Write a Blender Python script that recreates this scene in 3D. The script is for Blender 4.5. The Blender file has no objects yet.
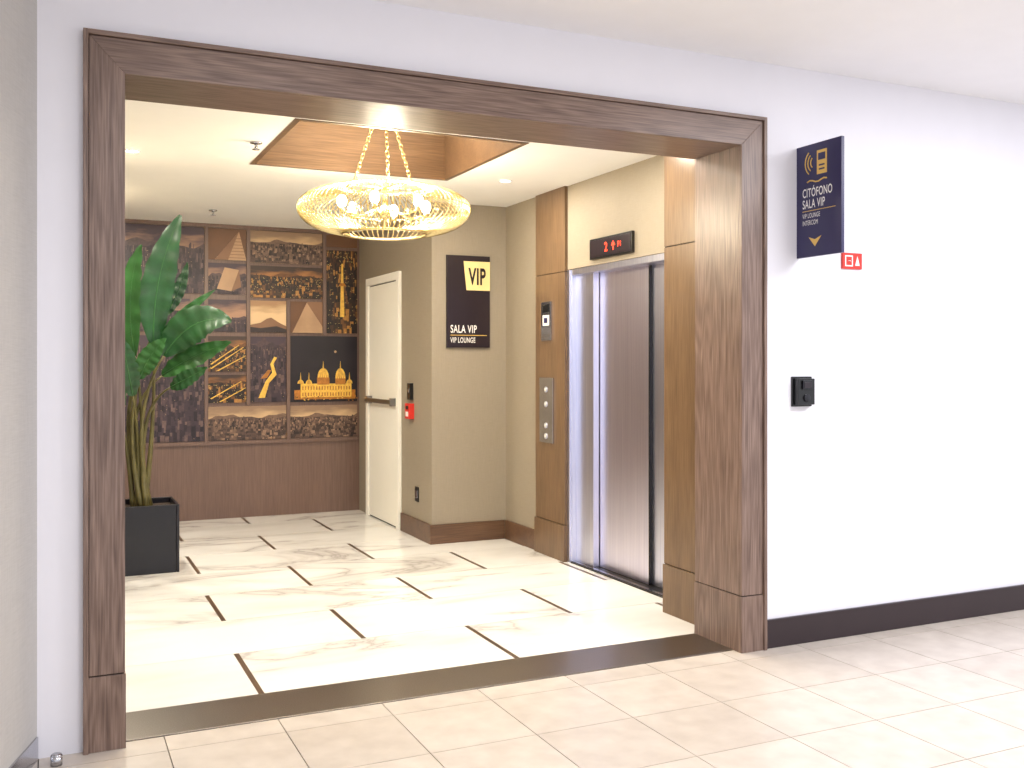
import bpy, math, random
from mathutils import Vector
random.seed(7)
scene=bpy.context.scene
try:
    scene.view_settings.view_transform='Standard'
except Exception: pass

# ---------------------------------------------------------------- materials
def srgb(r,g,b):
    f=lambda c:(c/255/12.92) if c/255<=0.04045 else ((c/255+0.055)/1.055)**2.4
    return (f(r),f(g),f(b),1)
def newmat(name):
    m=bpy.data.materials.new(name); m.use_nodes=True
    nt=m.node_tree; b=nt.nodes['Principled BSDF']
    return m,nt,b
def N(nt,t,**kw):
    n=nt.nodes.new(t)
    for k,v in kw.items():
        if k in n.inputs: n.inputs[k].default_value=v
        else: setattr(n,k,v)
    return n
def ramp(nt,stops):
    r=nt.nodes.new('ShaderNodeValToRGB'); e=r.color_ramp.elements
    while len(e)<len(stops): e.new(0.5)
    for i,(p,c) in enumerate(stops): e[i].position=p; e[i].color=c
    return r
def simple(name,col,rough=0.5,metal=0.0,var=0.06,scale=6,emit=None,es=0,bump=0.0):
    m,nt,b=newmat(name)
    tc=N(nt,'ShaderNodeTexCoord'); no=N(nt,'ShaderNodeTexNoise',Scale=scale,Detail=4.0)
    nt.links.new(tc.outputs['Object'],no.inputs['Vector'])
    a=tuple(max(0,c*(1-var)) for c in col[:3])+(1,); z=tuple(min(1,c*(1+var)) for c in col[:3])+(1,)
    r=ramp(nt,[(0.3,a),(0.7,z)]); nt.links.new(no.outputs['Fac'],r.inputs[0])
    nt.links.new(r.outputs[0],b.inputs['Base Color'])
    b.inputs['Roughness'].default_value=rough; b.inputs['Metallic'].default_value=metal
    if emit: b.inputs['Emission Color'].default_value=emit; b.inputs['Emission Strength'].default_value=es
    if bump:
        bp=N(nt,'ShaderNodeBump',Strength=bump,Distance=0.002); nt.links.new(no.outputs['Fac'],bp.inputs['Height']); nt.links.new(bp.outputs[0],b.inputs['Normal'])
    return m
def wood(name,dark,mid,light,axis='z',rough=0.35,freq=22,wide=1.6,amp=0.07):
    m,nt,b=newmat(name)
    tc=N(nt,'ShaderNodeTexCoord'); mp=N(nt,'ShaderNodeMapping')
    s={'z':(5,5,0.55),'x':(0.55,5,5),'y':(5,0.55,5)}[axis]
    mp.inputs['Scale'].default_value=s
    nt.links.new(tc.outputs['Object'],mp.inputs['Vector'])
    n1=N(nt,'ShaderNodeTexNoise',Scale=wide,Detail=1.5,Distortion=0.2); nt.links.new(mp.outputs[0],n1.inputs['Vector'])
    mu=N(nt,'ShaderNodeMath',operation='MULTIPLY'); mu.inputs[1].default_value=freq*3
    nt.links.new(n1.outputs['Fac'],mu.inputs[0])
    si=N(nt,'ShaderNodeMath',operation='SINE'); nt.links.new(mu.outputs[0],si.inputs[0])
    mp2=N(nt,'ShaderNodeMapping'); mp2.inputs['Scale'].default_value=tuple({5:150,0.55:5}[k] for k in s)
    nt.links.new(tc.outputs['Object'],mp2.inputs['Vector'])
    n2=N(nt,'ShaderNodeTexNoise',Scale=1.0,Detail=4.0); nt.links.new(mp2.outputs[0],n2.inputs['Vector'])
    ad=N(nt,'ShaderNodeMath',operation='MULTIPLY_ADD'); ad.inputs[1].default_value=amp; nt.links.new(si.outputs[0],ad.inputs[0]); nt.links.new(n2.outputs['Fac'],ad.inputs[2])
    r=ramp(nt,[(0.25,dark),(0.5,mid),(0.75,light)]); nt.links.new(ad.outputs[0],r.inputs[0])
    nt.links.new(r.outputs[0],b.inputs['Base Color']); b.inputs['Roughness'].default_value=rough
    bp=N(nt,'ShaderNodeBump',Strength=0.12,Distance=0.002); nt.links.new(ad.outputs[0],bp.inputs['Height']); nt.links.new(bp.outputs[0],b.inputs['Normal'])
    return m
def fabric(name,c1,c2):
    m,nt,b=newmat(name)
    tc=N(nt,'ShaderNodeTexCoord'); mp=N(nt,'ShaderNodeMapping'); mp.inputs['Scale'].default_value=(14,14,260)
    nt.links.new(tc.outputs['Object'],mp.inputs['Vector'])
    n1=N(nt,'ShaderNodeTexNoise',Scale=1.0,Detail=3.0); nt.links.new(mp.outputs[0],n1.inputs['Vector'])
    mp2=N(nt,'ShaderNodeMapping'); mp2.inputs['Scale'].default_value=(260,260,14)
    nt.links.new(tc.outputs['Object'],mp2.inputs['Vector'])
    n2=N(nt,'ShaderNodeTexNoise',Scale=1.0,Detail=3.0); nt.links.new(mp2.outputs[0],n2.inputs['Vector'])
    a=N(nt,'ShaderNodeMath',operation='ADD'); nt.links.new(n1.outputs['Fac'],a.inputs[0]); nt.links.new(n2.outputs['Fac'],a.inputs[1])
    h=N(nt,'ShaderNodeMath',operation='MULTIPLY'); h.inputs[1].default_value=0.5; nt.links.new(a.outputs[0],h.inputs[0])
    r=ramp(nt,[(0.3,c1),(0.7,c2)]); nt.links.new(h.outputs[0],r.inputs[0]); nt.links.new(r.outputs[0],b.inputs['Base Color'])
    b.inputs['Roughness'].default_value=0.6
    return m
def marble():
    m,nt,b=newmat('marble_tile')
    tc=N(nt,'ShaderNodeTexCoord'); ge=N(nt,'ShaderNodeNewGeometry')
    sc=N(nt,'ShaderNodeVectorMath',operation='SCALE'); cx=N(nt,'ShaderNodeCombineXYZ')
    for i in range(3): nt.links.new(ge.outputs['Random Per Island'],cx.inputs[i])
    nt.links.new(cx.outputs[0],sc.inputs[0]); sc.inputs['Scale'].default_value=37.0
    ad=N(nt,'ShaderNodeVectorMath',operation='ADD'); nt.links.new(tc.outputs['Object'],ad.inputs[0]); nt.links.new(sc.outputs[0],ad.inputs[1])
    mp=N(nt,'ShaderNodeMapping'); mp.inputs['Rotation'].default_value=(0,0,-0.6); mp.inputs['Scale'].default_value=(0.6,1.5,1)
    nt.links.new(ad.outputs[0],mp.inputs['Vector'])
    n1=N(nt,'ShaderNodeTexNoise',Scale=0.9,Detail=6.0,Distortion=0.7); n1.inputs['Roughness'].default_value=0.55; nt.links.new(mp.outputs[0],n1.inputs['Vector'])
    su=N(nt,'ShaderNodeMath',operation='SUBTRACT'); su.inputs[1].default_value=0.58; nt.links.new(n1.outputs['Fac'],su.inputs[0])
    ab=N(nt,'ShaderNodeMath',operation='ABSOLUTE'); nt.links.new(su.outputs[0],ab.inputs[0])
    r=ramp(nt,[(0.0,srgb(184,180,177)),(0.006,srgb(209,206,203)),(0.035,srgb(230,228,225)),(0.10,srgb(236,235,232))]); nt.links.new(ab.outputs[0],r.inputs[0])
    n2=N(nt,'ShaderNodeTexNoise',Scale=1.2,Detail=4.0); nt.links.new(mp.outputs[0],n2.inputs['Vector'])
    r2=ramp(nt,[(0.48,(1,1,1,1)),(0.75,srgb(230,228,226))]); nt.links.new(n2.outputs['Fac'],r2.inputs[0])
    mx=N(nt,'ShaderNodeMixRGB',blend_type='MULTIPLY'); mx.inputs[0].default_value=1
    nt.links.new(r.outputs[0],mx.inputs[1]); nt.links.new(r2.outputs[0],mx.inputs[2]); nt.links.new(mx.outputs[0],b.inputs['Base Color'])
    b.inputs['Roughness'].default_value=0.18
    return m
def stone_tile():
    m,nt,b=newmat('corridor_stone_tile')
    tc=N(nt,'ShaderNodeTexCoord'); ge=N(nt,'ShaderNodeNewGeometry')
    n=N(nt,'ShaderNodeTexNoise',Scale=9.0,Detail=8.0); nt.links.new(tc.outputs['Object'],n.inputs['Vector'])
    r=ramp(nt,[(0.3,srgb(190,179,168)),(0.7,srgb(206,196,185))]); nt.links.new(n.outputs['Fac'],r.inputs[0])
    r2=ramp(nt,[(0,(0.92,0.915,0.91,1)),(1,(1,1,1,1))]); nt.links.new(ge.outputs['Random Per Island'],r2.inputs[0])
    mx=N(nt,'ShaderNodeMixRGB',blend_type='MULTIPLY'); mx.inputs[0].default_value=1
    nt.links.new(r.outputs[0],mx.inputs[1]); nt.links.new(r2.outputs[0],mx.inputs[2]); nt.links.new(mx.outputs[0],b.inputs['Base Color'])
    b.inputs['Roughness'].default_value=0.3
    return m
def steel(name,c1,c2,rough=0.22):
    m,nt,b=newmat(name)
    tc=N(nt,'ShaderNodeTexCoord'); mp=N(nt,'ShaderNodeMapping'); mp.inputs['Scale'].default_value=(200,200,1.5)
    nt.links.new(tc.outputs['Object'],mp.inputs['Vector'])
    n=N(nt,'ShaderNodeTexNoise',Scale=1.0,Detail=3.0); nt.links.new(mp.outputs[0],n.inputs['Vector'])
    r=ramp(nt,[(0.3,c1),(0.7,c2)]); nt.links.new(n.outputs['Fac'],r.inputs[0]); nt.links.new(r.outputs[0],b.inputs['Base Color'])
    b.inputs['Metallic'].default_value=1; b.inputs['Roughness'].default_value=rough
    return m
def skymat(name,top,bot):
    m,nt,b=newmat(name)
    tc=N(nt,'ShaderNodeTexCoord'); sep=N(nt,'ShaderNodeSeparateXYZ'); nt.links.new(tc.outputs['Generated'],sep.inputs[0])
    mp=N(nt,'ShaderNodeMapping'); mp.inputs['Scale'].default_value=(2,2,9); nt.links.new(tc.outputs['Object'],mp.inputs['Vector'])
    n=N(nt,'ShaderNodeTexNoise',Scale=2.0,Detail=6.0); nt.links.new(mp.outputs[0],n.inputs['Vector'])
    a=N(nt,'ShaderNodeMath',operation='MULTIPLY_ADD'); a.inputs[1].default_value=0.7; nt.links.new(n.outputs['Fac'],a.inputs[0]); nt.links.new(sep.outputs[2],a.inputs[2])
    r=ramp(nt,[(0.75,bot),(1.0,top)]); 
    mu=N(nt,'ShaderNodeMath',operation='MULTIPLY'); mu.inputs[1].default_value=0.8; nt.links.new(a.outputs[0],mu.inputs[0])
    nt.links.new(mu.outputs[0],r.inputs[0]); nt.links.new(r.outputs[0],b.inputs['Base Color']); b.inputs['Roughness'].default_value=0.4
    return m

S=srgb
M={}
M['white']=simple('white_paint',S(232,231,238),0.6,var=0.01)
M['ceil']=simple('ceiling_paint',S(240,240,243),0.7,var=0.01)
M['lceil']=simple('lobby_ceiling_paint',S(246,245,241),0.7,var=0.01)
M['col']=fabric('column_wallcovering',S(176,173,170),S(192,189,186))
M['frame_v']=wood('oak_vertical',S(90,70,61),S(120,98,87),S(144,121,109),'z')
M['frame_h']=wood('oak_horizontal',S(90,70,61),S(120,98,87),S(144,121,109),'x')
M['seam']=simple('dark_seam',S(45,32,24),0.7)
M['wood_v']=wood('walnut_veneer_vertical',S(90,69,49),S(110,86,63),S(124,99,74),'z',freq=6,rough=0.3,amp=0.05)
M['wood_h']=wood('walnut_veneer_horizontal',S(84,62,44),S(100,76,56),S(114,88,66),'x',freq=6,rough=0.4,amp=0.05)
M['mural']=wood('mural_backing_wood',S(104,82,74),S(116,92,82),S(126,101,90),'z',freq=3,amp=0.04)
M['base']=wood('baseboard_wood',S(76,54,40),S(96,70,52),S(110,82,62),'x',freq=5)
M['basedk']=simple('baseboard_dark',S(42,29,34),0.35)
M['fabric']=fabric('gold_wallcovering',S(144,133,116),S(154,143,126))
M['marble']=marble(); M['stone']=stone_tile()
M['grout']=simple('grout',S(140,131,122),0.8)
M['bar']=wood('inlay_strip',S(60,44,32),S(84,64,48),S(98,76,56),'y',freq=4)
M['thresh']=steel('threshold_bronze',S(134,126,120),S(154,146,140),0.3)
M['steel']=steel('brushed_steel',S(222,218,238),S(240,237,252),0.3)
M['steeld']=steel('brushed_steel_jamb',S(212,214,236),S(234,236,250),0.3)
M['chrome']=simple('chrome',S(190,190,195),0.2,1.0)
M['bar_metal']=simple('push_bar_metal',S(150,148,146),0.3,1.0)
M['black']=simple('black_plastic',S(18,18,20),0.3)
M['blk_pot']=simple('black_planter_finish',S(10,9,20),0.3)
M['soil']=simple('soil',S(50,36,26),0.95,var=0.4,scale=60,bump=0.8)
M['navy']=simple('navy_sign_face',S(42,38,80),0.35)
M['vipblk']=simple('vip_sign_face',S(34,24,32),0.3)
M['gold']=simple('gold_print',S(222,182,96),0.35)
M['goldgr']=simple('gold_print_light',S(240,214,150),0.35)
M['brass']=simple('chandelier_brass',S(244,224,168),0.22,1.0,var=0.03)
M['bulb']=simple('bulb_glow',S(255,240,200),0.3,emit=(1,0.90,0.70,1),es=45)
M['led']=simple('downlight_lens',S(255,245,230),0.3,emit=(1,0.92,0.78,1),es=12)
M['glass']=simple('crystal_glass',S(255,250,235),0.05,0.0)
M['glass'].node_tree.nodes['Principled BSDF'].inputs['Transmission Weight'].default_value=1
M['txt']=simple('white_print',S(240,238,235),0.5)
M['red']=simple('red_plastic',S(215,50,40),0.35)
M['redled']=simple('red_display_segments',S(255,40,20),0.4,emit=(1,0.06,0.02,1),es=3)
M['door']=simple('door_cream_paint',S(252,249,238),0.4,var=0.01)
M['leaf']=simple('leaf_green',S(28,70,36),0.36,var=0.35,scale=9)
M['leaf2']=simple('leaf_green_light',S(42,90,42),0.38,var=0.3,scale=9)
M['stem']=simple('stem_green',S(88,82,46),0.5,var=0.3,scale=12)

# ---------------------------------------------------------------- mesh builder
class MB:
    def __init__(s,name): s.n=name; s.v=[]; s.f=[]; s.m=[]; s.sm=[]; s.mats=[]
    def mi(s,mat):
        m=M[mat] if isinstance(mat,str) else mat
        if m not in s.mats: s.mats.append(m)
        return s.mats.index(m)
    def add(s,vs,fs,mat,smooth=False):
        o=len(s.v); s.v+= [tuple(v) for v in vs]; k=s.mi(mat)
        for f in fs: s.f.append(tuple(i+o for i in f)); s.m.append(k); s.sm.append(smooth)
    def box(s,x0,x1,y0,y1,z0,z1,mat):
        vs=[(x,y,z) for z in (z0,z1) for y in (y0,y1) for x in (x0,x1)]
        s.add(vs,[(0,2,3,1),(4,5,7,6),(0,1,5,4),(2,6,7,3),(0,4,6,2),(1,3,7,5)],mat)
        return s
    def prism(s,pts,z0,z1,mat):
        n=len(pts); vs=[(x,y,z0) for x,y in pts]+[(x,y,z1) for x,y in pts]
        fs=[tuple(range(n-1,-1,-1)),tuple(range(n,2*n))]+[(i,(i+1)%n,n+(i+1)%n,n+i) for i in range(n)]
        s.add(vs,fs,mat)
    def plate_y(s,pts,y0,y1,mat):
        n=len(pts); vs=[(x,y0,z) for x,z in pts]+[(x,y1,z) for x,z in pts]
        fs=[tuple(range(n)),tuple(range(2*n-1,n-1,-1))]+[(i,n+i,n+(i+1)%n,(i+1)%n) for i in range(n)]
        s.add(vs,fs,mat)
    def plate_x(s,pts,x0,x1,mat):
        n=len(pts); vs=[(x0,y,z) for y,z in pts]+[(x1,y,z) for y,z in pts]
        fs=[tuple(range(n)),tuple(range(2*n-1,n-1,-1))]+[(i,n+i,n+(i+1)%n,(i+1)%n) for i in range(n)]
        s.add(vs,fs,mat)
    def quad(s,x0,x1,z0,z1,y,mat):
        s.add([(x0,y,z0),(x1,y,z0),(x1,y,z1),(x0,y,z1)],[(0,1,2,3)],mat)
    def tube(s,pts,rad,mat,seg=8,closed=False):
        pts=[Vector(p) for p in pts]; n=len(pts)
        if not hasattr(rad,'__len__'): rad=[rad]*n
        vs=[];up=None
        for i,p in enumerate(pts):
            if closed: t=(pts[(i+1)%n]-pts[i-1])
            else: t=pts[min(i+1,n-1)]-pts[max(i-1,0)]
            t.normalize()
            if up is None:
                up=Vector((0,0,1)) if abs(t.z)<0.9 else Vector((1,0,0))
            a=t.cross(up)
            if a.length<1e-4: a=t.cross(Vector((0,1,0.1)))
            a.normalize(); bb=a.cross(t).normalized(); up=bb
            for k in range(seg):
                an=2*math.pi*k/seg; vs.append(p+(a*math.cos(an)+bb*math.sin(an))*rad[i])
        fs=[]
        for i in range(n if closed else n-1):
            j=(i+1)%n
            for k in range(seg): fs.append((i*seg+k,i*seg+(k+1)%seg,j*seg+(k+1)%seg,j*seg+k))
        if not closed: fs+= [tuple(range(seg-1,-1,-1)),tuple((n-1)*seg+k for k in range(seg))]
        s.add(vs,fs,mat,True)
    def ring(s,c,R,r,mat,seg=48,ts=6):
        s.tube([(c[0]+R*math.cos(2*math.pi*i/seg),c[1]+R*math.sin(2*math.pi*i/seg),c[2]) for i in range(seg)],r,mat,ts,True)
    def cyl(s,p0,p1,r,mat,seg=24,r2=None):
        s.tube([p0,p1],[r,r if r2 is None else r2],mat,seg)
    def sph(s,c,r,mat,sz=1.0,seg=12,rings=8):
        vs=[];fs=[]
        for i in range(rings+1):
            a=math.pi*i/rings
            for k in range(seg):
                b=2*math.pi*k/seg; vs.append((c[0]+r*math.sin(a)*math.cos(b),c[1]+r*math.sin(a)*math.sin(b),c[2]+r*sz*math.cos(a)))
        for i in range(rings):
            for k in range(seg): fs.append((i*seg+k,(i+1)*seg+k,(i+1)*seg+(k+1)%seg,i*seg+(k+1)%seg))
        s.add(vs,fs,mat,True)
    def text(s,txt,size,fn,mat,sx=1.0,align='LEFT',bold=0.012):
        c=bpy.data.curves.new('t','FONT'); c.body=txt; c.size=size; c.align_x=align; c.extrude=0; c.offset=bold*size; c.space_character=1.08
        o=bpy.data.objects.new('t',c); scene.collection.objects.link(o)
        bpy.context.view_layer.update()
        me=bpy.data.meshes.new_from_object(o.evaluated_get(bpy.context.evaluated_depsgraph_get()))
        s.add([fn(v.co.x*sx,v.co.y) for v in me.vertices],[tuple(p.vertices) for p in me.polygons],mat)
        bpy.data.objects.remove(o); bpy.data.meshes.remove(me)
    def build(s,bevel=0.0,parent=None):
        xs=[v[0] for v in s.v]; ys=[v[1] for v in s.v]; zs=[v[2] for v in s.v]
        c=((min(xs)+max(xs))/2,(min(ys)+max(ys))/2,min(zs))
        me=bpy.data.meshes.new(s.n); me.from_pydata([(v[0]-c[0],v[1]-c[1],v[2]-c[2]) for v in s.v],[],s.f)
        for m in s.mats: me.materials.append(m)
        for i,p in enumerate(me.polygons): p.material_index=s.m[i]; p.use_smooth=s.sm[i]
        me.update()
        o=bpy.data.objects.new(s.n,me); o.location=c; scene.collection.objects.link(o)
        if bevel:
            b=o.modifiers.new('bevel','BEVEL'); b.width=bevel; b.segments=2; b.limit_method='ANGLE'; b.angle_limit=math.radians(50)
        if parent: 
            o.parent=parent; o.location=Vector(c)-parent.location
        return o
def empty(name,loc):
    e=bpy.data.objects.new(name,None); e.location=loc; e.empty_display_size=0.1; scene.collection.objects.link(e); return e

# ---------------------------------------------------------------- dimensions
YW=4.02; YB=4.39
XL,XR=0.11,3.28
IL,IR=0.255,3.128
ZT,ZI=2.69,2.54
ZC=2.74; ZK=2.975
XE=3.42
XN,YN=2.765,7.45
YBK=9.5

# ---------------------------------------------------------------- shell
MB('wall_corridor_left').box(-0.044,XL,YW,YB,0,ZK,'white').build()
MB('wall_corridor_right').box(XR,9.0,YW,YB-0.02,0,ZK,'white').build()
MB('wall_corridor_above').box(XL,XR,YW,YB-0.02,ZT,ZK+0.05,'white').build()
MB('ceiling_corridor').box(-3,9.0,-3,YW,ZK,ZK+0.1,'ceil').build()
c=MB('wall_column')
c.prism([(-0.044,4.02),(-0.044,4.39),(-1.8,4.39),(-1.8,3.0),(-0.353,3.0)],0,ZK,'col'); c.build()
c=MB('baseboard_column'); c.prism([(-0.040,4.008),(-0.06,4.02),(-0.372,2.99),(-0.349,2.985)],0,0.085,'chrome'); c.build()
MB('wall_lobby_left').box(0.05,0.2,YB,YBK,0,ZC,'fabric').build()
MB('wall_back').box(0.05,XN,YBK,YBK+0.1,0,ZC,'mural').build()
MB('wall_vip').box(XN,XE+0.3,YN,YBK+0.1,0,ZC,'fabric').build()
MB('wall_elevator_far').box(XE,XE+0.3,6.37,YN,0,ZC,'fabric').build()
MB('wall_elevator_above').box(XE,XE+0.3,4.85,6.37,2.13,ZC,'fabric').build()
MB('wall_elevator_shaft').box(XE+0.2,XE+0.3,4.85,6.37,0,2.13,'seam').build()
p=MB('trim_elevator_pilaster')
p.box(3.395,XE,6.372,6.85,0.27,2.115,'wood_v'); p.box(3.395,XE,6.372,6.85,2.12,ZC,'wood_v'); p.box(3.385,XE,6.37,6.853,0,0.265,'wood_v'); p.box(3.40,XE,6.375,6.845,0.2,2.7,'seam')
p.build(0.001)
p=MB('wall_return_panel')
p.box(3.245,3.6,4.392,4.85,0.005,2.735,'seam')
p.box(3.24,3.62,4.392,4.852,0.285,2.12,'wood_v'); p.box(3.24,3.62,4.392,4.852,2.126,ZC,'wood_v'); p.box(3.232,3.62,4.392,4.855,0,0.28,'wood_v')
p.build(0.001)
CX0,CX1,CY0,CY1=1.2,2.51,5.24,6.5; CZ=3.06
t=0.03
c=MB('ceiling_lobby')
c.box(0.05,CX0-t,YB,YBK+.1,ZC,ZC+0.05,'lceil'); c.box(CX1+t,3.75,YB,YBK+.1,ZC,ZC+0.05,'lceil')
c.box(CX0-t,CX1+t,YB,CY0-t,ZC,ZC+0.05,'lceil'); c.box(CX0-t,CX1+t,CY1+t,YBK+.1,ZC,ZC+0.05,'lceil')
c.build()
c=MB('trim_ceiling_coffer')
c.box(CX0-t,CX0,CY0-t,CY1+t,ZC-0.004,CZ,'wood_h'); c.box(CX1,CX1+t,CY0-t,CY1+t,ZC-0.004,CZ,'wood_h')
c.box(CX0,CX1,CY0-t,CY0,ZC-0.004,CZ,'wood_h'); c.box(CX0,CX1,CY1,CY1+t,ZC-0.004,CZ,'wood_h')
c.box(CX0-t,CX1+t,CY0-t,CY1+t,CZ,CZ+0.04,'lceil'); c.build()

# floors
MB('floor_slab').box(-3,9.0,-3,10,-0.08,-0.018,'grout').build()
f=MB('floor_lobby_marble')
rows=[4.39,5.06,5.73,6.40,7.08,7.76,8.43,9.10,9.55]
bars=MB('floor_inlay_strips')
for r in range(len(rows)-1):
    y0,y1=rows[r],rows[r+1]
    x=0.84+0.022*r+(0.635 if r%2 else 0)-1.24
    prev=0.2
    xs=[]
    while x<3.6:
        if x>0.25: xs.append(x)
        x+=1.24
    for xx in xs+[None]:
        e=3.62 if xx is None else xx-0.013
        f.box(prev,e,y0+0.002,y1-0.002,-0.018,0,'marble')
        if xx: bars.box(xx-0.0125,xx+0.0125,y0+0.002,y1-0.002,-0.018,0.0005,'bar'); prev=xx+0.013
f.build(); bars.build()
f=MB('floor_corridor')
x=0.4-0.44*8
while x<9.0:
    y=3.90
    f.box(x+.002,x+.438,y+.002,4.055,-0.018,0,'stone')
    while y>-3:
        y-=0.44
        f.box(x+.002,x+.438,y+.002,y+.438,-0.018,0,'stone')
    x+=0.44
f.build()
MB('floor_threshold').box(IL-0.02,IR+0.02,4.06,YB-0.002,-0.018,0.004,'thresh').build(0.002)

# ---------------------------------------------------------------- portal
p=MB('trim_portal')
yf=YW-0.025
def jamb(x0,x1,side):
    p.box(x0,x1,yf+0.02,YB,0.285,ZI,'frame_v')
    if side<0: pts=[(x0,0.285),(x1,0.285),(x1,ZI),(x0,ZT-0.02)]
    else: pts=[(x0,0.285),(x1,0.285),(x1,ZT-0.02),(x0,ZI)]
    p.plate_y(pts,yf,yf+0.02,'frame_v')
    p.box(x0-0.003,x1+0.003,yf-0.003,YB+0.002,0,0.28,'frame_v')
    p.box(x0+0.004,x1-0.004,yf+0.004,YB-0.004,0.2,ZI,'seam')
jamb(XL+0.02,IL,-1); jamb(IR,XR-0.02,1)
p.plate_y([(IL,ZI),(IR,ZI),(XR-0.02,ZT-0.02),(XL+0.02,ZT-0.02)],yf,yf+0.02,'frame_h')
p.box(XL+0.02,XR-0.02,yf+0.02,YB,ZI,ZT-0.02,'frame_h')
p.box(XL,XL+0.018,yf-0.012,YW,0,ZT,'frame_v'); p.box(XR-0.018,XR,yf-0.012,YW,0,ZT,'frame_v'); p.box(XL+0.018,XR-0.018,yf-0.012,YW,ZT-0.018,ZT,'frame_h')
p.box(XL,XL+0.02,YW,YB,0,ZT,'seam');p.box(XR-0.02,XR,YW,YB-0.01,0,ZT,'seam');p.box(XL+.02,XR-.02,YW,YB,ZT-0.02,ZT,'seam')
p.build(0.0015)

MB('baseboard_right').box(XR,9.0,YW-0.018,YW,0,0.145,'basedk').build(0.003)
b=MB('baseboard_vip'); b.box(XN-0.018,XE-0.02,YN-0.018,YN,0,0.155,'base'); b.box(XN-0.018,XN,YN,8.18,0,0.155,'base')
b.box(XE-0.018,XE,6.86,YN-0.018,0,0.155,'base'); b.build(0.002)

# ---------------------------------------------------------------- elevator
e=MB('elevator_door')
e.box(XE+0.01,XE+0.19,6.325,6.368,0,2.125,'steeld')
e.plate_x([(6.368,0.0),(6.335,0.0),(6.335,2.125),(6.368,2.125)],XE-0.006,XE+0.02,'steeld')
e.box(XE+0.005,XE+0.19,4.86,6.33,2.085,2.128,'steeld')
e.box(XE+0.045,XE+0.09,6.075,6.33,0.012,2.085,'steeld')
e.box(XE+0.095,XE+0.115,5.44,6.13,0.012,2.085,'steel')
e.box(XE+0.118,XE+0.15,4.87,5.46,0.012,2.085,'steeld')
e.box(XE+0.093,XE+0.117,5.434,5.44,0.012,2.085,'black')
e.box(XE+0.0,XE+0.19,4.86,6.33,0,0.010,'black')
e.box(XE+0.01,XE+0.04,4.86,6.33,0.008,0.014,'chrome')
e.build(0.0015)
d=MB('elevator_floor_display')
d.box(XE-0.022,XE,5.46,6.01,2.165,2.305,'black'); d.box(XE-0.026,XE-0.02,5.475,5.995,2.178,2.292,'vipblk')
d.text('2',0.085,lambda x,y:(XE-0.028,5.80-x,2.205+y),'redled')
d.plate_x([(5.71,2.235),(5.685,2.265),(5.66,2.235)],XE-0.0285,XE-0.026,'redled'); d.plate_x([(5.69,2.205),(5.69,2.236),(5.68,2.236),(5.68,2.205)],XE-0.0285,XE-0.026,'redled')
d.text('P1',0.05,lambda x,y:(XE-0.028,5.63-x,2.22+y),'redled')
d.build(0.002)
k=MB('elevator_call_panel')
k.box(3.383,3.396,6.54,6.76,0.85,1.34,'chrome')
for z in (1.25,1.14,0.98,0.90):
    k.cyl((3.378,6.65,z),(3.384,6.65,z),0.022,'steeld'); k.cyl((3.376,6.65,z),(3.379,6.65,z),0.013,'txt',16)
k.build(0.002)
k=MB('elevator_indicator_panel')
k.box(3.383,3.396,6.57,6.73,1.62,1.91,'chrome'); k.box(3.380,3.384,6.60,6.70,1.73,1.81,'txt'); k.box(3.379,3.384,6.60,6.70,1.83,1.89,'black'); k.box(3.379,3.3805,6.62,6.68,1.75,1.79,'navy')
k.build(0.002)

# ---------------------------------------------------------------- service door
d=MB('door_1')
d.box(XN-0.03,XN,8.20,8.27,0,2.25,'door'); d.box(XN-0.03,XN,9.11,9.18,0,2.25,'door'); d.box(XN-0.03,XN,8.27,9.11,2.18,2.25,'door')
d.box(XN-0.006,XN,8.27,9.11,0.0,2.18,'seam'); d.box(XN-0.014,XN-0.005,8.28,9.10,0.012,2.17,'door')
d.box(XN-0.06,XN-0.014,8.30,8.36,1.07,1.14,'bar_metal'); d.box(XN-0.06,XN-0.014,9.02,9.08,1.07,1.14,'bar_metal'); d.box(XN-0.075,XN-0.05,8.30,9.08,1.085,1.125,'bar_metal')
d.build(0.002)
a=MB('fire_alarm_call_point')
a.box(XN-0.045,XN,7.87,7.98,0.98,1.11,'red'); a.box(XN-0.048,XN-0.044,7.895,7.955,1.00,1.04,'txt'); a.box(XN-0.047,XN-0.044,7.895,7.955,1.06,1.09,'black'); a.build(0.004)
a=MB('door_release_switch'); a.box(XN-0.03,XN,7.89,7.97,1.14,1.28,'black'); a.box(XN-0.034,XN-0.029,7.915,7.945,1.20,1.23,'chrome'); a.build(0.003)
a=MB('power_outlet'); a.box(XN-0.01,XN,7.75,7.83,0.30,0.42,'black'); a.box(XN-0.013,XN-0.009,7.765,7.815,0.33,0.39,'chrome'); a.build(0.002)

# ---------------------------------------------------------------- signs
s=MB('vip_lounge_sign'); y=YN
s.box(2.887,3.262,y-0.025,y,1.575,2.32,'vipblk')
s.plate_y([(3.03,2.275),(3.262,2.275),(3.262,2.04),(3.055,2.04)][::-1],y-0.0275,y-0.025,'goldgr')
s.text('VIP',0.185,lambda a,b:(3.075+a,y-0.029,2.09+b),'vipblk',0.55,bold=0.03)
s.text('SALA VIP',0.088,lambda a,b:(2.915+a,y-0.027,1.695+b),'txt',0.62)
s.box(2.915,3.235,y-0.0265,y-0.025,1.672,1.677,'gold')
s.text('VIP LOUNGE',0.060,lambda a,b:(2.915+a,y-0.027,1.615+b),'txt',0.60)
s.build()

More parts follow.
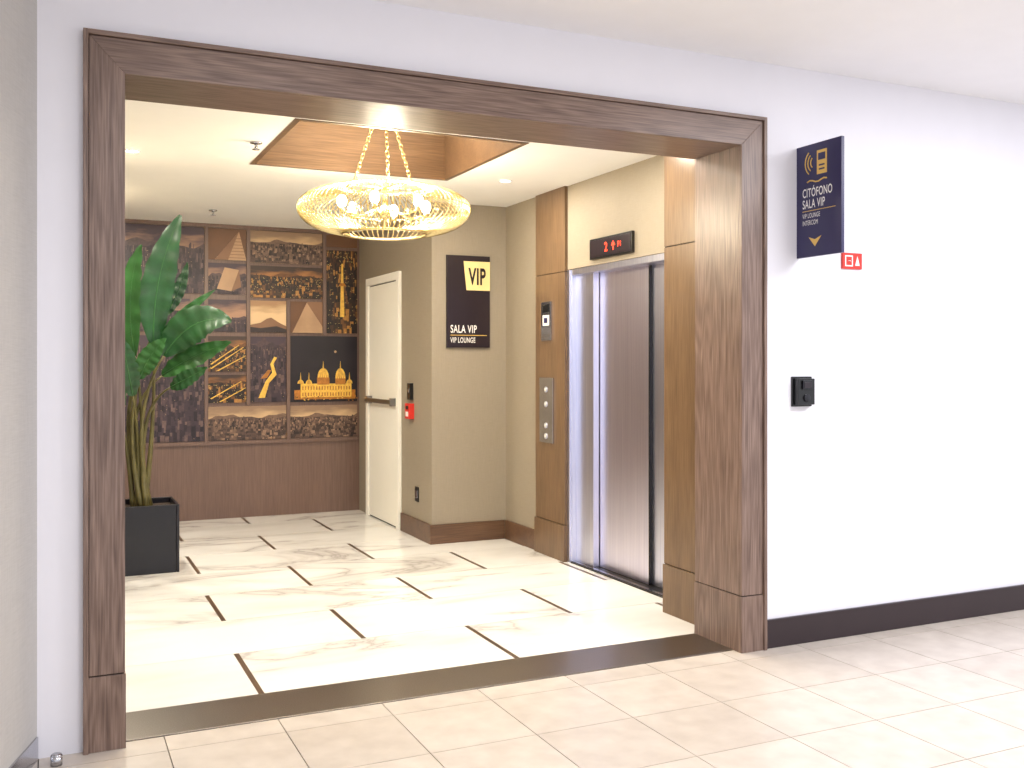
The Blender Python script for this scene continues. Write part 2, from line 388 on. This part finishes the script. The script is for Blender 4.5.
s=MB('intercom_flag_sign'); x0=3.50
s.box(x0,x0+0.018,3.70,4.02,1.99,2.56,'navy')
f=lambda yo,zo:(lambda a,b:(x0-0.001,yo-a,zo+b))
s.text('CITÓFONO',0.062,f(3.975,2.295),'txt',0.62); s.text('SALA VIP',0.062,f(3.975,2.238),'txt',0.62)
s.box(x0-0.0015,x0,3.74,3.975,2.222,2.225,'gold')
s.text('VIP LOUNGE',0.034,f(3.975,2.188),'txt',0.62,bold=0); s.text('INTERCOM',0.034,f(3.975,2.152),'txt',0.62,bold=0)
s.plate_x([(3.93,2.09),(3.885,2.04),(3.84,2.09),(3.885,2.075)],x0-0.0015,x0,'gold')
s.plate_x([(3.87,2.40),(3.80,2.40),(3.80,2.52),(3.87,2.52)],x0-0.0015,x0,'gold'); s.plate_x([(3.86,2.47),(3.81,2.47),(3.81,2.505),(3.86,2.505)],x0-0.0025,x0,'navy')
for zz in (2.42,2.44): s.box(x0-0.0025,x0,3.815,3.855,zz,zz+0.008,'navy')
for r in (0.03,0.05,0.07):
    s.tube([(x0-0.001,3.885+r*math.cos(a),2.465+r*math.sin(a)) for a in [(-0.9+0.3*i) for i in range(7)]],0.003,'gold',5)
s.tube([(x0-0.001,3.94-0.02*i,2.37+0.006*math.sin(i*1.3)) for i in range(8)],0.004,'gold',5)
s.build()
s=MB('fire_alarm_sign'); s.box(3.80,3.935,YW-0.012,YW,1.95,2.035,'red')
s.plate_y([(3.815,1.963),(3.87,1.963),(3.87,2.022),(3.815,2.022)],YW-0.0135,YW-0.012,'txt'); s.plate_y([(3.823,1.970),(3.862,1.970),(3.862,2.015),(3.823,2.015)],YW-0.0142,YW-0.012,'red')
s.ring((3.843,YW-0.014,1.992),0.008,0.002,'txt',12,5); s.plate_y([(3.885,1.968),(3.918,1.968),(3.902,2.02)],YW-0.0135,YW-0.012,'txt'); s.build(0.001)
s=MB('intercom_reader')
s.box(3.462,3.59,YW-0.012,YW,1.225,1.38,'black'); s.box(3.472,3.58,YW-0.045,YW-0.012,1.235,1.37,'black'); s.box(3.495,3.557,YW-0.055,YW-0.045,1.315,1.36,'blk_pot')
s.box(3.503,3.549,YW-0.057,YW-0.054,1.322,1.352,'vipblk'); s.cyl((3.526,YW-0.053,1.27),(3.526,YW-0.044,1.27),0.02,'blk_pot'); s.build(0.006)
s=MB('door_stop'); s.cyl((0.02,3.93,0),(0.02,3.93,0.035),0.02,'chrome'); s.sph((0.02,3.93,0.035),0.02,'chrome',0.5); s.build()

# ---------------------------------------------------------------- mural of framed photographs
def pal(n,cs): return [simple('%s_print_%d'%(n,i),S(*c),0.4,var=0.25,scale=40) for i,c in enumerate(cs)]
SEP=pal('sepia',[(42,31,30),(64,48,44),(90,69,60),(120,94,78),(150,120,98),(206,176,138)])
NIG=pal('night',[(24,15,15),(40,26,20),(68,44,28),(112,72,36),(176,124,60),(255,214,130)])
PUR=pal('purple',[(30,21,31),(44,32,42),(60,45,54),(80,62,66),(108,86,82),(190,156,116)])
sk={'S':skymat('sepia_sky',S(150,122,98),S(216,182,140)),'N':skymat('night_gold_sky',S(60,42,36),S(200,136,72)),
    'P':skymat('purple_dusk_sky',S(70,54,66),S(176,136,110)),'M':skymat('misty_sky',S(176,136,98),S(236,202,156)),
    'K':simple('night_sky_print',S(28,20,30),0.4,var=0.25,scale=3),'B':simple('brown_print',S(112,76,50),0.4,var=0.2,scale=4)}
mural=empty('photo_mural',(1.55,YBK,0.7))
PS=[('panel_harbour',.3,1.287,2.09,2.70,'P',.66,PUR,9),('panel_tower',1.323,1.668,2.41,2.70,'B',0,None,0),('panel_skyline',1.706,2.393,2.40,2.70,'S',.60,SEP,8),
('panel_plain',2.432,2.74,2.58,2.70,'B',0,None,0),('panel_street',1.323,1.668,2.09,2.38,'P',.55,PUR,5),('panel_bay',1.706,2.393,2.07,2.37,'N',.66,NIG,9),('panel_night_city',2.432,2.74,1.74,2.55,'N',1.02,NIG,20),
('panel_dusk',1.2,1.668,1.74,2.04,'P',.35,PUR,3),('panel_hills',.3,1.16,1.74,2.04,'P',.6,PUR,6),('panel_mountain',1.706,2.043,1.74,2.04,'M',.0,None,0),('panel_facade',2.082,2.393,1.74,2.04,'B',0,None,0),
('panel_highway',1.323,1.668,1.37,1.70,'N',.68,NIG,8),('panel_avenue',1.323,1.668,1.08,1.34,'N',.68,NIG,7),('panel_statue',1.706,2.043,1.08,1.70,'P',.84,PUR,14),('panel_cathedral',2.082,2.74,1.075,1.71,'K',0,None,0),
('panel_valley',1.323,2.043,.73,1.045,'S',.62,SEP,10),('panel_suburb',2.082,2.74,.73,1.04,'S',.62,SEP,10),('panel_blocks',.3,1.287,.73,1.70,'P',.85,PUR,18)]
rnd=random.Random(11)
yp=YBK-0.014
for n,x0,x1,z0,z1,skk,hz,pl_,nr in PS:
    q=MB(n); q.box(x0,x1,yp,YBK,z0,z1,sk[skk]); q.build(0,mural)
    if not nr: continue
    q=MB(n+'_print'); H=z1-z0; W=x1-x0
    zh=z0+H*min(hz,1)
    m=22; ph=rnd.random()*6
    for lay,(hh,ci) in enumerate(((0.16,3),(0.08,2))):
        pts=[(x0,z0)]+[(x1,z0)]+[(x1-W*i/m, min(z1-0.005,zh+H*hh*(0.35+0.4*math.sin(i*.42+ph+lay*2)+0.15*math.sin(i*1.3+ph)+.1*rnd.random()))) for i in range(m+1)]
        q.add([(a,yp-0.0003-0.0002*lay,b) for a,b in pts],[tuple(range(len(pts)))],pl_[ci])
    for r in range(nr):
        f_=(r+0.5)/nr; zb=zh-(zh-z0)*f_; bw=0.007+0.020*f_; x=x0+0.001; y=yp-0.0008-0.0002*r
        while x<x1-0.004:
            w=bw*rnd.uniform(.5,1.7); w=min(w,x1-x-0.001)
            h=(zh-z0)/nr*rnd.uniform(.5,1.5)*(2.2 if rnd.random()<.08 else 1)
            c=rnd.choice([0,1,1,2,2,2,3,3,4]) if pl_ is not NIG else rnd.choice([0,0,1,1,1,2,2,3,4])
            q.quad(x,x+w,max(z0,zb-(zh-z0)/nr*1.0),min(zb+h*0.6,z1-.003),y,pl_[c])
            if rnd.random()<(.4 if pl_ is NIG else .12):
                xx=x+w*rnd.uniform(.1,.7); zz=max(z0+.003,zb-rnd.uniform(0,.015)); q.quad(xx,min(xx+.006,x1),zz,zz+.004,y-0.0001,pl_[5])
            x+=w*rnd.uniform(.9,1.25)
    q.build(0,mural)
g=MB('panel_grid'); g.box(0.2,XN-0.018,YBK-0.024,YBK,0.69,0.725,'mural'); g.box(0.2,XN,YBK-0.024,YBK,2.705,ZC,'mural')
g.box(1.289,1.321,YBK-0.024,YBK,.725,2.705,'mural'); g.box(1.670,1.704,YBK-0.024,YBK,1.05,2.705,'mural'); g.box(2.046,2.079,YBK-0.024,YBK,.725,2.05,'mural'); g.box(2.396,2.429,YBK-0.024,YBK,1.72,2.705,'mural')
g.build(0,mural)
y0=YBK-0.021; y1=YBK-0.013
g=MB('print_shapes')
LB=simple('light_brown_print',S(186,150,116),0.4,var=0.12); MBn=simple('mid_brown_print',S(140,102,74),0.4,var=0.1); DK=simple('dark_print',S(46,32,32),0.4)
GD=simple('golden_lit_print',S(246,190,80),0.4,var=0.25,scale=30); GD2=simple('golden_lit_print_dark',S(176,112,40),0.4,var=0.3,scale=30)
g.plate_y([(1.38,2.41),(1.668,2.41),(1.60,2.68)],y0,y1,LB); g.plate_y([(1.38,2.41),(1.50,2.41),(1.60,2.68)],y0-.001,y1,MBn)
for i in range(7): g.plate_y([(1.51+i*.008,2.43+i*.03),(1.657-i*.006,2.43+i*.03),(1.655-i*.006,2.436+i*.03),(1.51+i*.008,2.436+i*.03)],y0-.0015,y1,MBn)
g.plate_y([(1.40,2.14),(1.53,2.12),(1.60,2.32),(1.47,2.34)],y0,y1,LB); g.plate_y([(1.53,2.12),(1.62,2.16),(1.60,2.32)],y0-.0005,y1,MBn)
g.plate_y([(2.10,1.74),(2.393,1.74),(2.393,1.80),(2.24,2.03)],y0,y1,LB); g.plate_y([(2.24,2.03),(2.393,1.80),(2.393,2.04),(2.25,2.04)],y0,y1,MBn)
g.plate_y([(1.706,1.74),(2.043,1.74),(2.043,1.80),(1.98,1.83),(1.90,1.88),(1.86,1.87),(1.80,1.83),(1.706,1.81)],y0,y1,MBn)
g.plate_y([(1.706,1.74),(2.043,1.74),(2.043,1.77),(1.95,1.80),(1.80,1.78),(1.706,1.79)],y0-.001,y1,DK)
for i,(a,bz) in enumerate([((1.34,1.40),(1.64,1.60)),((1.34,1.44),(1.60,1.62)),((1.40,1.38),(1.66,1.52)),((1.34,1.12),(1.62,1.28)),((1.42,1.09),(1.66,1.22))]):
    g.plate_y([(a[0],a[1]),(a[0]+.014,a[1]-.004),(bz[0]+.003,bz[1]-.005),(bz[0],bz[1])],y0-.0004*i,y1,GD)
g.plate_y([(1.78,1.12),(1.84,1.12),(1.88,1.26),(1.95,1.34),(1.92,1.44),(1.955,1.50),(1.93,1.51),(1.89,1.44),(1.91,1.36),(1.85,1.28)],y0,y1,GD)
g.plate_y([(1.80,1.30),(1.86,1.31),(1.90,1.38),(1.87,1.385)],y0-.001,y1,GD2)
bx=2.12
g.plate_y([(bx,1.10),(bx+.60,1.10),(bx+.60,1.19),(bx,1.19)],y0,y1,GD2)
g.plate_y([(bx+.06,1.12),(bx+.56,1.12),(bx+.56,1.25),(bx+.06,1.25)],y0-.0005,y1,GD)
def dome(cx,zb,r,h,m=GD):
    g.plate_y([(cx+r*math.cos(math.pi*i/12),zb+h*math.sin(math.pi*i/12)) for i in range(13)],y0-.001,y1,m)
    for k in (-.6,-.2,.2,.6): g.plate_y([(cx+r*k-.003,zb),(cx+r*k+.003,zb),(cx+r*k*.3,zb+h*.85)],y0-.0014,y1,GD2)
    g.plate_y([(cx-.006,zb+h*.9),(cx+.006,zb+h*.9),(cx,zb+h+.07)],y0-.001,y1,m)
g.plate_y([(2.34,1.24),(2.46,1.24),(2.46,1.31),(2.34,1.31)],y0-.001,y1,GD2); dome(2.40,1.31,.055,.09)
g.plate_y([(2.52,1.24),(2.62,1.24),(2.62,1.30),(2.52,1.30)],y0-.001,y1,GD2); dome(2.57,1.30,.05,.10)
for cx in (2.18,2.26,2.66): dome(cx,1.25,.03,.04)
for zz in (1.13,1.19):
    for i in range(18):
        xx=bx+.075+i*.027; g.plate_y([(xx,zz),(xx+.011,zz),(xx+.011,zz+.035),(xx,zz+.035)],y0-.0015,y1,GD2)
for i in range(40):
    xx=2.09+rnd.random()*.64; zz=1.08+rnd.random()*.05; g.plate_y([(xx,zz),(xx+.012,zz),(xx+.012,zz+.008),(xx,zz+.008)],y0-.002,y1,rnd.choice([GD,GD2,DK]))
g.plate_y([(2.52+.012*math.cos(i),1.56+.012*math.sin(i)) for i in (0,.8,1.6,2.4,3.2,4,4.8,5.6)],y0-.001,y1,LB)
g.plate_y([(2.565,1.9),(2.61,1.9),(2.595,2.42),(2.58,2.42)],y0,y1,GD); g.plate_y([(2.55,2.2),(2.63,2.2),(2.61,2.23),(2.57,2.23)],y0-.001,y1,GD2)
g.build(0,mural)

# ---------------------------------------------------------------- chandelier
cx,cy,cz=1.87,5.87,2.40
ch=MB('chandelier')
def prof(t):
    a=math.radians(72)*(1-2*t)
    r=0.53*math.cos(a)**0.72 if t<0.5 else 0.53*math.cos(a)**0.62
    z=0.135*math.sin(a)/math.sin(math.radians(72)) if t<0.5 else 0.155*math.sin(a)/math.sin(math.radians(72))
    return r,z
nr=88
for i in range(nr):
    a=2*math.pi*i/nr
    ch.tube([(cx+prof(j/14)[0]*math.cos(a),cy+prof(j/14)[0]*math.sin(a),cz+prof(j/14)[1]) for j in range(15)],0.004,'brass',4)
rt,zt=prof(0); rb,zb=prof(1)
ch.ring((cx,cy,cz+zt),rt,0.009,'brass'); ch.ring((cx,cy,cz+zb),rb,0.009,'brass'); ch.ring((cx,cy,cz+0.01),0.526,0.004,'brass',72)
for i in range(6):
    a=math.pi*i/3
    ch.tube([(cx+0.04*math.cos(a),cy+0.04*math.sin(a),cz),(cx+0.15*math.cos(a),cy+0.15*math.sin(a),cz-0.05),(cx+0.27*math.cos(a),cy+0.27*math.sin(a),cz-0.03)],0.007,'brass',6)
    ch.cyl((cx+0.27*math.cos(a),cy+0.27*math.sin(a),cz-0.035),(cx+0.27*math.cos(a),cy+0.27*math.sin(a),cz+0.0),0.014,'brass',12)
    ch.sph((cx+0.27*math.cos(a),cy+0.27*math.sin(a),cz+0.03),0.03,'bulb',1.3)
    ch.tube([(cx+rt*math.cos(a),cy+rt*math.sin(a),cz+zt),(cx,cy,cz+zt+0.0)],0.005,'brass',6)
ch.cyl((cx,cy,cz-0.11),(cx,cy,cz+zt),0.014,'brass',12); ch.sph((cx,cy,cz-0.02),0.04,'brass')
random.seed(3)
for i in range(24):
    a=random.random()*6.28; r=0.12+random.random()*0.26; z=cz-0.02-random.random()*0.08
    ch.sph((cx+r*math.cos(a),cy+r*math.sin(a),z),0.012,'glass',1.5,6,4)
ztop=CZ-0.03
for i in range(3):
    a=math.radians(65+120*i)
    p0=Vector((cx+rt*0.9*math.cos(a),cy+rt*0.9*math.sin(a),cz+zt)); p1=Vector((cx+0.035*math.cos(a),cy+0.035*math.sin(a),ztop))
    n=18; dv=(p1-p0)/n; L=dv.length; dn=dv.normalized(); s1=dn.cross(Vector((0,1,0))).normalized(); s2=dn.cross(s1)
    s1,s2=(s1+s2).normalized(),(s1-s2).normalized()
    for j in range(n):
        c0=p0+dv*(j+0.5); sd=s1 if j%2 else s2
        ch.tube([c0+dn*(L*0.68*math.cos(q))+sd*(0.011*math.sin(q)) for q in [2*math.pi*k/12 for k in range(12)]],0.0028,'brass',5,True)
ch.cyl((cx,cy,CZ-0.035),(cx,cy,CZ),0.07,'brass',32)
ch.build()

# ---------------------------------------------------------------- ceiling fittings
dl=[(2.914,6.36,19),(0.45,6.42,30),(2.95,5.0,8),(0.75,4.9,11),(1.3,4.85,9),(2.35,4.85,8),(1.85,4.85,9),(0.42,8.0,42),(2.95,4.62,5)]  # first two and last real; the others added out of view to light lobby
for (x,y,_) in dl:
    o=MB('real_and_added_downlight'); o.ring((x,y,ZC-0.003),0.042,0.006,'ceil',32,6); o.cyl((x,y,ZC-0.003),(x,y,ZC),0.036,'led',24); o.build()
for (x,y) in [(1.088,5.87),(1.243,8.63)]:
    o=MB('ceiling_sprinkler'); o.cyl((x,y,ZC-0.008),(x,y,ZC),0.035,'chrome'); o.cyl((x,y,ZC-0.04),(x,y,ZC-0.008),0.009,'chrome',12); o.cyl((x,y,ZC-0.045),(x,y,ZC-0.041),0.022,'chrome',16); o.build()

# ---------------------------------------------------------------- plant
P=empty('potted_bird_of_paradise',(0.59,7.43,0))
pot=MB('planter')
x0,x1,y0,y1=0.365,0.812,7.20,7.65; h=0.47; t=0.02
pot.box(x0,x0+t,y0,y1,0,h,'blk_pot'); pot.box(x1-t,x1,y0,y1,0,h,'blk_pot'); pot.box(x0+t,x1-t,y0,y0+t,0,h,'blk_pot'); pot.box(x0+t,x1-t,y1-t,y1,0,h,'blk_pot')
pot.box(x0+t,x1-t,y0+t,y1-t,0.01,h-0.04,'soil'); pot.build(0.004,P)
pl=MB('leaves_and_stems')
def bez(a,b,c,t): return a*(1-t)**2+b*2*t*(1-t)+c*t*t
def leaf(base,ctl,tip,w,mat,tw=0.0,fold=0.25):
    base,ctl,tip=Vector(base),Vector(ctl),Vector(tip); n=24
    view=Vector((-0.25+tw,-1,0.15+abs(tw)*0.3)).normalized()
    vs=[];mid=[]
    for i in range(n+1):
        t=i/n; p=bez(base,ctl,tip,t); q=bez(base,ctl,tip,min(t+.02,1))-bez(base,ctl,tip,max(t-.02,0)); q.normalize()
        sd=q.cross(view).normalized(); nm=sd.cross(q).normalized()
        if nm.dot(view)<0: nm=-nm
        ww=w*(math.sin(math.pi*min(1,max(0.0,(t*0.97+0.015)))**0.85))**0.75*0.5
        ww*=1+0.05*math.sin(i*1.9)
        rip=0.008*math.sin(i*1.7)
        for k in (-1,-0.5,0,0.5,1):
            vs.append(p+sd*ww*k+nm*(abs(k)**1.3*ww*fold*2+rip*abs(k)-0.35*ww*(abs(k)>0.9)))
        mid.append(p-nm*0.001)
    fs=[]
    for i in range(n):
        for k in range(4): a=i*5+k; fs.append((a,a+1,a+6,a+5))
    pl.add(vs,fs,mat,True)
    pl.tube(mid,[0.006*(1-i/n)+0.0015 for i in range(n+1)],'leaf2',5)
def frond(root,base,ctl,tip,w,mat='leaf',tw=0,bow=0.03):
    root=Vector(root); b=Vector(base); d=(Vector(ctl)-b).normalized()
    c1=b-d*(b-root).length*0.45
    n=14; pts=[bez(root,c1,b,i/n) for i in range(n+1)]
    pl.tube(pts,[0.015*(1-i/n)+0.006 for i in range(n+1)],'stem',8)
    leaf(base,ctl,tip,w,mat,tw)
zr=0.43
frond((0.60,7.42,zr),(0.66,7.40,1.58),(0.64,7.36,2.05),(0.83,7.30,2.49),0.22,'leaf',0.25)
frond((0.57,7.44,zr),(0.54,7.47,1.50),(0.46,7.44,1.95),(0.58,7.40,2.28),0.17,'leaf2',-0.3)
frond((0.64,7.40,zr),(0.72,7.32,1.50),(0.90,7.22,1.82),(1.15,7.12,1.74),0.25,'leaf',0.3)
frond((0.63,7.46,zr),(0.72,7.42,1.36),(0.90,7.34,1.50),(1.17,7.26,1.60),0.16,'leaf2',-0.3)
frond((0.58,7.38,zr),(0.56,7.32,1.34),(0.60,7.24,1.50),(0.72,7.18,1.62),0.14,'leaf2',0.3)
frond((0.55,7.42,zr),(0.52,7.36,1.22),(0.48,7.28,1.42),(0.44,7.22,1.62),0.15,'leaf',0.2)
frond((0.62,7.48,zr),(0.74,7.52,1.78),(0.86,7.54,1.96),(0.90,7.50,2.18),0.09,'leaf',0.4)
frond((0.60,7.50,zr),(0.70,7.50,1.62),(0.86,7.46,1.82),(1.08,7.40,1.98),0.07,'leaf2',0.5)
frond((0.61,7.36,zr),(0.76,7.26,1.28),(0.84,7.16,1.33),(0.98,7.06,1.42),0.12,'leaf',-0.2)
frond((0.53,7.46,zr),(0.44,7.40,1.10),(0.40,7.34,1.28),(0.42,7.28,1.42),0.12,'leaf2',0.1)
pl.build(0,P)

# ---------------------------------------------------------------- lights
def area(name,loc,size,power,col,rot=(0,0,0),sy=None,shape='RECTANGLE'):
    l=bpy.data.lights.new(name,'AREA'); l.energy=power; l.color=col; l.shape=shape; l.size=size
    if shape=='RECTANGLE': l.size_y=sy or size
    o=bpy.data.objects.new(name,l); o.location=loc; o.rotation_euler=rot; scene.collection.objects.link(o); return o
warm=(1.0,0.92,0.78)
for (x,y,pw) in dl:
    area('real_and_added_downlight_lamp',(x,y,ZC-0.012),0.08,pw,warm,shape='DISK')  # one lamp per entry, the added unseen ones included
l=bpy.data.lights.new('chandelier_glow','POINT'); l.energy=125; l.color=(1,0.89,0.68); l.shadow_soft_size=0.1
o=bpy.data.objects.new('chandelier_glow',l); o.location=(cx,cy,cz+0.04); scene.collection.objects.link(o)
cool=(0.94,0.95,1.0)
area('corridor_ceiling_light',(1.2,1.2,ZK-0.02),1.2,62,cool,sy=0.6)
area('corridor_ceiling_light',(4.6,1.9,ZK-0.02),1.6,125,cool,sy=0.6)
w=bpy.data.worlds.new('corridor_ambient'); scene.world=w; w.use_nodes=True
bg=w.node_tree.nodes['Background']; bg.inputs[0].default_value=(0.92,0.94,1.0,1); bg.inputs[1].default_value=1.35

# ---------------------------------------------------------------- camera
cam=bpy.data.cameras.new('camera'); cam.sensor_width=36; cam.lens=990/1024*36; cam.shift_y=-21/1024; cam.clip_start=0.05
co=bpy.data.objects.new('camera',cam); co.location=(0,0,1.45); co.rotation_euler=(math.radians(90),0,math.radians(-25)); scene.collection.objects.link(co)
scene.camera=co
